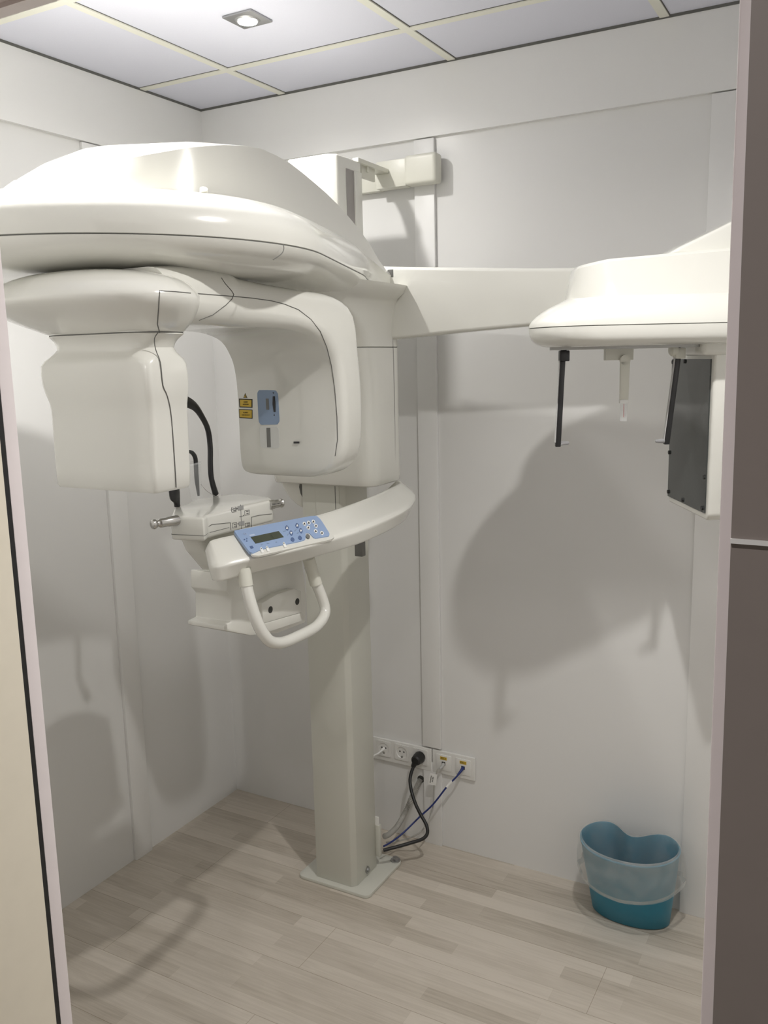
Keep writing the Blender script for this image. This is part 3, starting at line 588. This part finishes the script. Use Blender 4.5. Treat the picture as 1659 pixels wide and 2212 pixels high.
# ear rods
def ear_rod(px_top, px_bot, sg):
    a0, a1 = cpx(px_top)/.985*1.0, cpx(px_bot)/.985*1.0; b = DC
    zt, zb = 1.646, 1.442
    bm = bmesh.new()
    prism(bm, [cl(a0-.006, b-.006, zt), cl(a0+.006, b-.006, zt), cl(a1+.006, b-.006, zb), cl(a1-.006, b-.006, zb)], E2*.012, bev=.0015)
    r = obj('ear_rod', bm, MBLKP, X)
    bm = bmesh.new(); prism(bm, [cl(a0-.0075, b-.0045, zt-.004), cl(a0-.0055, b-.0045, zt-.004), cl(a1-.0055, b-.0045, zb+.01), cl(a1-.0075, b-.0045, zb+.01)], E2*.009); obj('rod_edge', bm, MLG, r)
    bm = bmesh.new(); box(bm, 0, 1, 0, 1, 0, 1, bev=.12)
    w = .022
    for v in bm.verts: c = v.co.copy(); v.co = cl(a0-.008+c.x*w, b-.011+c.y*.022, zt-.012+c.z*.024)
    k = obj('rod_clamp', bm, MBLKP if sg > 0 else MBR, r)
    bm = bmesh.new(); cyl(bm, cl(a0+.002*sg, b, zt+.004), cl(a0+.002*sg, b, 1.664), .007, n=16); obj('rod_pin', bm, MBLKP, r)
    bm = bmesh.new(); cyl(bm, cl(a1+.005*sg, b, zb+.008), cl(a1+.026*sg, b, zb+.008), .005, prof=[(0, .0056), (.3, .005), (.8, .0042), (.93, .0035), (1, .0015)], n=16); obj('ear_plug', bm, mat_clear('plug_clear', (.35, .35, .36), .7), r)
    if sg < 0:
        bm = bmesh.new(); cyl(bm, cl(a0-.02, b, zt+.008), cl(a0-.004, b, zt+.008), .014, prof=[(0, .009), (.3, .014), (1, .014)], n=24); obj('rod_knob', bm, MBR, r)
ear_rod(1217, 1209, 1); ear_rod(1463, 1444, -1)
# nose support
bm = bmesh.new(); an = cpx(1350)/.985
prism(bm, [cl(an-.011, DC-.004, 1.632), cl(an+.011, DC-.004, 1.632), cl(an+.0095, DC-.004, 1.545), cl(an-.010, DC-.004, 1.545)], E2*.008, bev=.002)
cyl(bm, cl(an, DC-.004, 1.634), cl(an, DC+.004, 1.634), .0115, n=24)
ns = obj('nose_support', bm, MBR, X)
bm = bmesh.new(); box(bm, 0, 1, 0, 1, 0, 1)
for v in bm.verts: c = v.co.copy(); v.co = cl(an-.042+c.x*.062, DC+.004+c.y*.02, 1.634+c.z*.027)
obj('support_block', bm, MBR, ns)
bm = bmesh.new(); box(bm, 0, 1, 0, 1, 0, 1, bev=.1)
for v in bm.verts: c = v.co.copy(); v.co = cl(an-.0105+c.x*.02, DC-.005+c.y*.01, 1.537+c.z*.0085)
obj('support_collar', bm, MWHT, ns)
bm = bmesh.new(); box(bm, 0, 1, 0, 1, 0, 1)
for v in bm.verts: c = v.co.copy(); v.co = cl(an-.008+c.x*.015, DC-.003+c.y*.005, 1.497+c.z*.04)
obj('clear_tip', bm, MSLV, ns, smooth=False)
bm = bmesh.new(); box(bm, 0, 1, 0, 1, 0, 1)
for v in bm.verts: c = v.co.copy(); v.co = cl(an-.0012+c.x*.0008, DC-.0038+c.y*.0008, 1.506+c.z*.03)
obj('red_mark', bm, MRED, ns, smooth=False)
# ---- wall bracket that braces the column top
bm = bmesh.new(); box(bm, -1.275, -1.17, YB-.062, YB-.0145, 2.158, 2.243, bev=.012, seg=4); wb = obj('wall_bracket', bm, MBR)
tag(wb, 'beige bracket box on the back wall bracing the column top', 'bracket')
bm = bmesh.new(); box(bm, -1.375, -1.272, YB-.055, YB-.0145, 2.158, 2.238, bev=.005); obj('cover', bm, MBR, wb)
bm = bmesh.new(); box(bm, -1.56, -1.374, YB-.03, YB-.002, 2.158, 2.225, bev=.003); obj('wall_rail', bm, MBR, wb)
bm = bmesh.new(); prism(bm, [(-1.345, 2.262, 2.20), (-1.325, 2.262, 2.20), (-1.33, YB-.05, 2.20), (-1.375, YB-.05, 2.20)], (0, 0, .012), bev=.001); prism(bm, [(-1.345, 2.30, 2.165), (-1.338, 2.30, 2.165), (-1.338, 2.38, 2.165), (-1.345, 2.38, 2.165)], (0, 0, .036), bev=.001)
cyl(bm, (-1.335, 2.33, 2.185), (-1.335, 2.33, 2.202), .004); obj('brace_arm', bm, MBR, wb)

# ------------------------------------------------------------------ downlight in the ceiling
DL = (-1.443, 1.93)
L0 = empty('ceiling_downlight', (*DL, HC)); tag(L0, 'square brushed metal recessed downlight, lit, above the machine', 'light')
bm = bmesh.new(); prism(bm, [(DL[0]+x, DL[1]+y, HC-.0005) for x, y in ((-.045, -.045), (.045, -.045), (.045, .045), (-.045, .045))], (0, 0, -.005), bev=.001); obj('light_frame', bm, MSTL, L0)
bm = bmesh.new(); cyl(bm, (*DL, HC-.005), (*DL, HC-.009), .033, .029, n=40); obj('light_ring', bm, MSTL, L0)
bm = bmesh.new(); cyl(bm, (*DL, HC-.009), (*DL, HC-.0105), .024, n=32); obj('lamp', bm, MLAMP, L0)

# ------------------------------------------------------------------ sockets, plugs and cables
YP = YB-.0165
def plate(name, x0, x1, z0, z1, label):
    e = empty(name, ((x0+x1)/2, YB, (z0+z1)/2)); tag(e, label, 'socket panel')
    bm = bmesh.new(); box(bm, x0, x1, YP+.006, YB-.0005, z0, z1, bev=.003, seg=3); obj('frame', bm, MSOCK, e); return e
PS = plate('power_socket_panel', -1.470, -1.2345, .268, .349, 'white triple power socket panel on the wall beside the machine column')
for i, x in enumerate((-1.418, -1.347, -1.276)):
    bm = bmesh.new(); z = .3135; b2 = bmesh.new(); n = 28
    sq = [(x+a, z+b) for a, b in rrect(-.0275, .0275, -.0275, .0275, .004, 6)]
    def ringc(r, y): return [V((x+r*math.cos(2*math.pi*k/n-math.pi/4*0+math.pi*1.5), y, z+r*math.sin(2*math.pi*k/n+math.pi*1.5))) for k in range(n)]
    o_ = [V((a, YP+.003, c)) for a, c in sq]; o2 = [V((a, YP+.008, c)) for a, c in sq]
    loft(bm, [o2, o_, ringc(.021, YP+.003), ringc(.020, YP+.0036), ringc(.0188, YP+.0056)], caps=(False, True))
    m_ = obj('socket_insert', bm, MSOCK, PS, ang=30)
    if i < 2:
        for a, c in ((-.0095, 0), (.0095, 0)): bm = bmesh.new(); cyl(bm, (x+a*.8, YP+.0058, z+c+.003), (x+a*.8, YP+.0052, z+c+.003), .0028, n=14); obj('pin_hole', bm, MINK, m_)
        bm = bmesh.new(); box(bm, x-.003, x+.003, YP+.004, YP+.013, z-.0195, z-.013); obj('earth_clip', bm, MSTL, m_)
PD = plate('network_socket_panel', -1.231, -1.076, .268, .349, 'white double network socket panel with yellow labels')
for x, s in ((-1.188, 'ESC2'), (-1.1165, 'ESC1')):
    z = .3105
    bm = bmesh.new(); box(bm, x-.0275, x+.0275, YP+.003, YP+.008, z-.0275, z+.0275, bev=.0015); md = obj('data_insert', bm, MSOCK, PD)
    bm = bmesh.new(); box(bm, x-.012, x+.012, YP+.0022, YP+.004, z+.011, z+.0215); lb = obj('yellow_label', bm, MYEL, md, smooth=False)
    bm = bmesh.new(); text_bm(bm, s, .0088, (x, YP+.0018, z+.0163), (1, 0, 0), (0, 0, 1), 0)
    me = obj('lettering', bm, MINK, md, smooth=False)
    bm = bmesh.new(); box(bm, x-.0065, x+.0065, YP+.0025, YP+.006, z-.008, z+.004); obj('jack', bm, MINK, md, smooth=False)
def cable(name, m, r, pts, label, k=6, n=12, cat='cable'):
    bm = bmesh.new(); tube(bm, pts, r, n=n, k=k); o = obj(name, bm, m); tag(o, label, cat); return o
def path(px, y0, y1): return [on_y(a, b, y0+(y1-y0)*i/(len(px)-1)) for i, (a, b) in enumerate(px)]
x, z = -1.276, .3135
pw = empty('power_cable', (x, YP, z)); tag(pw, 'thick black power cord plugged into the wall, looping down to the column', 'cable')
bm = bmesh.new(); cyl(bm, (x, YP+.012, z), (x, YP-.034, z), .0185, prof=[(0, .0175), (.3, .0175), (.32, .02), (.5, .02), (.9, .017), (1, .012)], n=28)
tube(bm, [(x, YP-.018, z), (x-.006, YP-.024, z-.012), (x-.012, YP-.028, z-.026)], lambda u: .013-.006*u, n=14); obj('plug', bm, MBLK, pw)
s0 = [(x-.009, YP-.026, z-.02)]
cord = s0+[on_y(a, b, y) for a, b, y in ((886, 1680, 2.44), (888, 1705, 2.42), (897, 1735, 2.40), (909, 1760, 2.39), (921, 1782, 2.38), (923, 1800, 2.37), (913, 1812, 2.355), (890, 1820, 2.335), (858, 1829, 2.30), (828, 1837, 2.27))]
bm = bmesh.new(); tube(bm, cord, .0056, n=12); obj('cord', bm, MBLK, pw)
bl = empty('network_cable', (-1.1165, YP, .3)); tag(bl, 'blue network cable with white tag from the right data socket', 'cable')
bm = bmesh.new(); tube(bm, [(-1.1165, YP+.004, .3085), (-1.118, YP-.008, .304)]+[on_y(a, b, y) for a, b, y in ((986, 1678, 2.465), (965, 1700, 2.455), (935, 1738, 2.445), (905, 1766, 2.43), (870, 1800, 2.375), (845, 1819, 2.33), (829, 1828, 2.292))], .0030, n=10); obj('cord', bm, MNAVY, bl)
bm = bmesh.new(); tube(bm, [(-1.1165, YP+.005, .3088), (-1.118, YP-.008, .304), on_y(989, 1674, 2.468)], lambda u: (.0058-.002*u, .006-.0025*u), n=12); obj('plug', bm, MNAVY, bl)
bm = bmesh.new(); a, b = on_y(977, 1686.5, 2.461), on_y(965, 1700, 2.4545); cyl(bm, a, b, .0042); obj('tag_sleeve', bm, MWHT, bl)
gr = empty('network_cable', (-1.188, YP, .3)); tag(gr, 'grey network cable with folded white tag from the left data socket', 'cable')
bm = bmesh.new(); tube(bm, [(-1.188, YP+.004, .3065), (-1.190, YP-.010, .300)]+[on_y(a, b, y) for a, b, y in ((945, 1665, 2.468), (939, 1690, 2.468), (937, 1715, 2.465), (935, 1745, 2.455), (925, 1775, 2.43), (905, 1800, 2.39), (872, 1814, 2.385), (834, 1820, 2.345))], .0028, n=10); obj('cord', bm, MGCB, gr)
bm = bmesh.new(); tube(bm, [(-1.188, YP+.005, .3068), (-1.19, YP-.010, .300), on_y(949, 1660, 2.469)], lambda u: (.0056-.002*u, .006-.0025*u), n=12); obj('plug', bm, MLG, gr)
bm = bmesh.new(); q = [on_y(a, b, 2.462) for a, b in ((929, 1671), (944.5, 1673.5), (941, 1697), (925, 1694))]; prism(bm, q, (0, .0015, 0))
rx = (q[1]-q[0]).normalized(); ux = (q[0]-q[3]).normalized(); nt_ = rx.cross(ux)
text_bm(bm, 'MONITOR', .0058, (q[0]+q[3])/2+rx*.006-V((0, .0006, 0)), -ux, rx, 1); text_bm(bm, 'RED RX', .0058, (q[0]+q[3])/2+rx*.0135-V((0, .0006, 0)), -ux, rx, 1)
obj('paper_tag', bm, [MWHT, MINK], gr, smooth=False)
hs = [on_y(a, b, y) for a, b, y in ((909, 1683, 2.502), (900, 1700, 2.488), (888, 1725, 2.468), (875, 1755, 2.44), (858, 1785, 2.385), (842, 1801, 2.34), (830, 1807, 2.312))]
P_ = smooth_path(hs, 22); nP = len(P_)
bm = bmesh.new(); tube(bm, P_, lambda u: .0082+.0012*(1 if int(round(u*(nP-1))) % 2 else -1), n=14, smooth=False); o = obj('cable_conduit', bm, MGCB, ang=80); tag(o, 'thick grey corrugated conduit hose from the wall hole to the column', 'conduit')
bm = bmesh.new(); p = on_y(909, 1683, YB-.001); cyl(bm, p, p+V((0, .004, 0)), .013, n=20); o = struct('trim_9', bm, MHOLE)
wc = [(-1.418, YP+.010, .313), (-1.425, YP-.018, .305), (-1.445, YP-.03, .285), (-1.46, YP-.05, .20), (-1.44, YP-.10, .12), (-1.40, 2.34, .085), (-1.38, 2.285, .08)]
cable('white_cable', MWHT, lambda u: .0075-.0045*min(1, u*9), wc, 'white cable running from the leftmost wall socket behind the column')

# ------------------------------------------------------------------ kidney-shaped bin with liner
BC = V((-.542, 2.42, 0))
def kid(s, z, off=0, wob=0, ph=0, n=72, lift=0):
    out = []
    for k in range(n):
        t = 2*math.pi*k/n; c, sn = math.cos(t), math.sin(t)
        a, b = .142*s+off, max(.02, .126-(1-s)*.30)+off; sy = b/.126
        x = a*math.copysign(abs(c)**.92, c); y = b*sn
        if sn > 0: y += -(.012*sy)*sn**.7-.085*sy*math.exp(-(x/(.058*s))**2)*min(1, sn*1.3)
        w_ = wob*(.5*math.sin(5*t+ph)+.35*math.sin(11*t+1.7*ph)+.3*math.sin(17*t+ph*.3))
        out.append(V((BC.x+x*(1+w_), min(BC.y-.036*z/.25+y*(1+w_), YB-.0135-.004*(off > 0)), z+w_*.12+lift*c*c)))
    return out
BH = .252
bn = empty('waste_bin', (BC.x, BC.y, 0)); tag(bn, 'turquoise blue kidney-shaped plastic waste bin standing against the back wall', 'bin')
bm = bmesh.new()
loft(bm, [kid(.74, .006), kid(.78, 0.0006), kid(.80, .004), kid(.86, .08), kid(.93, .165), kid(.985, BH-.008), kid(1.0, BH-.004), kid(1.0, BH), kid(.985, BH+.001), kid(.968, BH-.002), kid(.92, .165), kid(.85, .08), kid(.79, .008)], caps=(True, True))
obj('bin_body', bm, MBIN, bn, ang=50)
bm = bmesh.new()
loft(bm, refine([kid(.96, .120, .006, .045, 1.2, lift=.025), kid(.97, .126, .013, .04, 1.2, lift=.02), kid(.98, .145, .014, .03, .4, lift=.012), kid(1.0, .19, .011, .018, 0), kid(1.0, .22, .007, .008, 2), kid(1.0, BH+.001, .003, .003, 1), kid(1.0, BH+.0045, -.002, .002, 1), kid(.975, BH, -.004, .004, 2), kid(.93, .18, -.005, .02, 1), kid(.86, .10, -.006, .03, 0), kid(.8, .03, -.006, .02, 1)], 3), caps=(False, True))
rh = [kid(.96, .121+.003*q, .0075+.0014*q, .045, 1.2, lift=.025) for q in range(0, 6)]; loft(bm, rh, caps=(False, False)); loft(bm, [[q+V((0, -.001, .0005)) for q in r] for r in rh], caps=(False, False))
bg = obj('bin_liner', bm, MFILM, None, ang=60); tag(bg, 'translucent plastic bag lining the blue bin, folded over its rim', 'bin bag')

# ------------------------------------------------------------------ light
def spot(name, loc, tgt, watt, size=150, blend=1, rad=.02, col=(1, .975, .945)):
    d = bpy.data.lights.new(name, 'SPOT'); d.energy = watt; d.spot_size = math.radians(size); d.spot_blend = blend; d.shadow_soft_size = rad; d.color = col
    o = bpy.data.objects.new(name, d); C.objects.link(o); o.location = loc
    o.rotation_euler = (V(tgt)-V(loc)).to_track_quat('-Z', 'Y').to_euler(); return o
spot('downlight_lamp', (*DL, HC-.02), (*DL, 0), 23, size=165, blend=.92)
spot('downlight_lamp', (-.237, 1.34, HC-.02), (-.237, 1.34, 0), 52, size=154)
spot('downlight_lamp', (-1.437, 1.25, HC-.02), (-1.437, 1.22, 0), 66, size=122)
spot('corridor_lamp', (-.3, -.3, HC-.02), (-.3, -.2, 0), 30, col=(1, .95, .93))
w = bpy.data.worlds.new('world'); bpy.context.scene.world = w; w.use_nodes = True
w.node_tree.nodes['Background'].inputs[0].default_value = (.9, .93, 1, 1); w.node_tree.nodes['Background'].inputs[1].default_value = .02
sc = bpy.context.scene
sc.view_settings.view_transform = 'Standard'; sc.view_settings.look = 'None'; sc.view_settings.exposure = .24; sc.view_settings.gamma = 1
sc.cycles.max_bounces = 12; sc.cycles.diffuse_bounces = 6; sc.cycles.transparent_max_bounces = 16
sc.cycles.use_denoising = True; sc.cycles.sample_clamp_indirect = 6; sc.cycles.caustics_reflective = False; sc.cycles.caustics_refractive = False
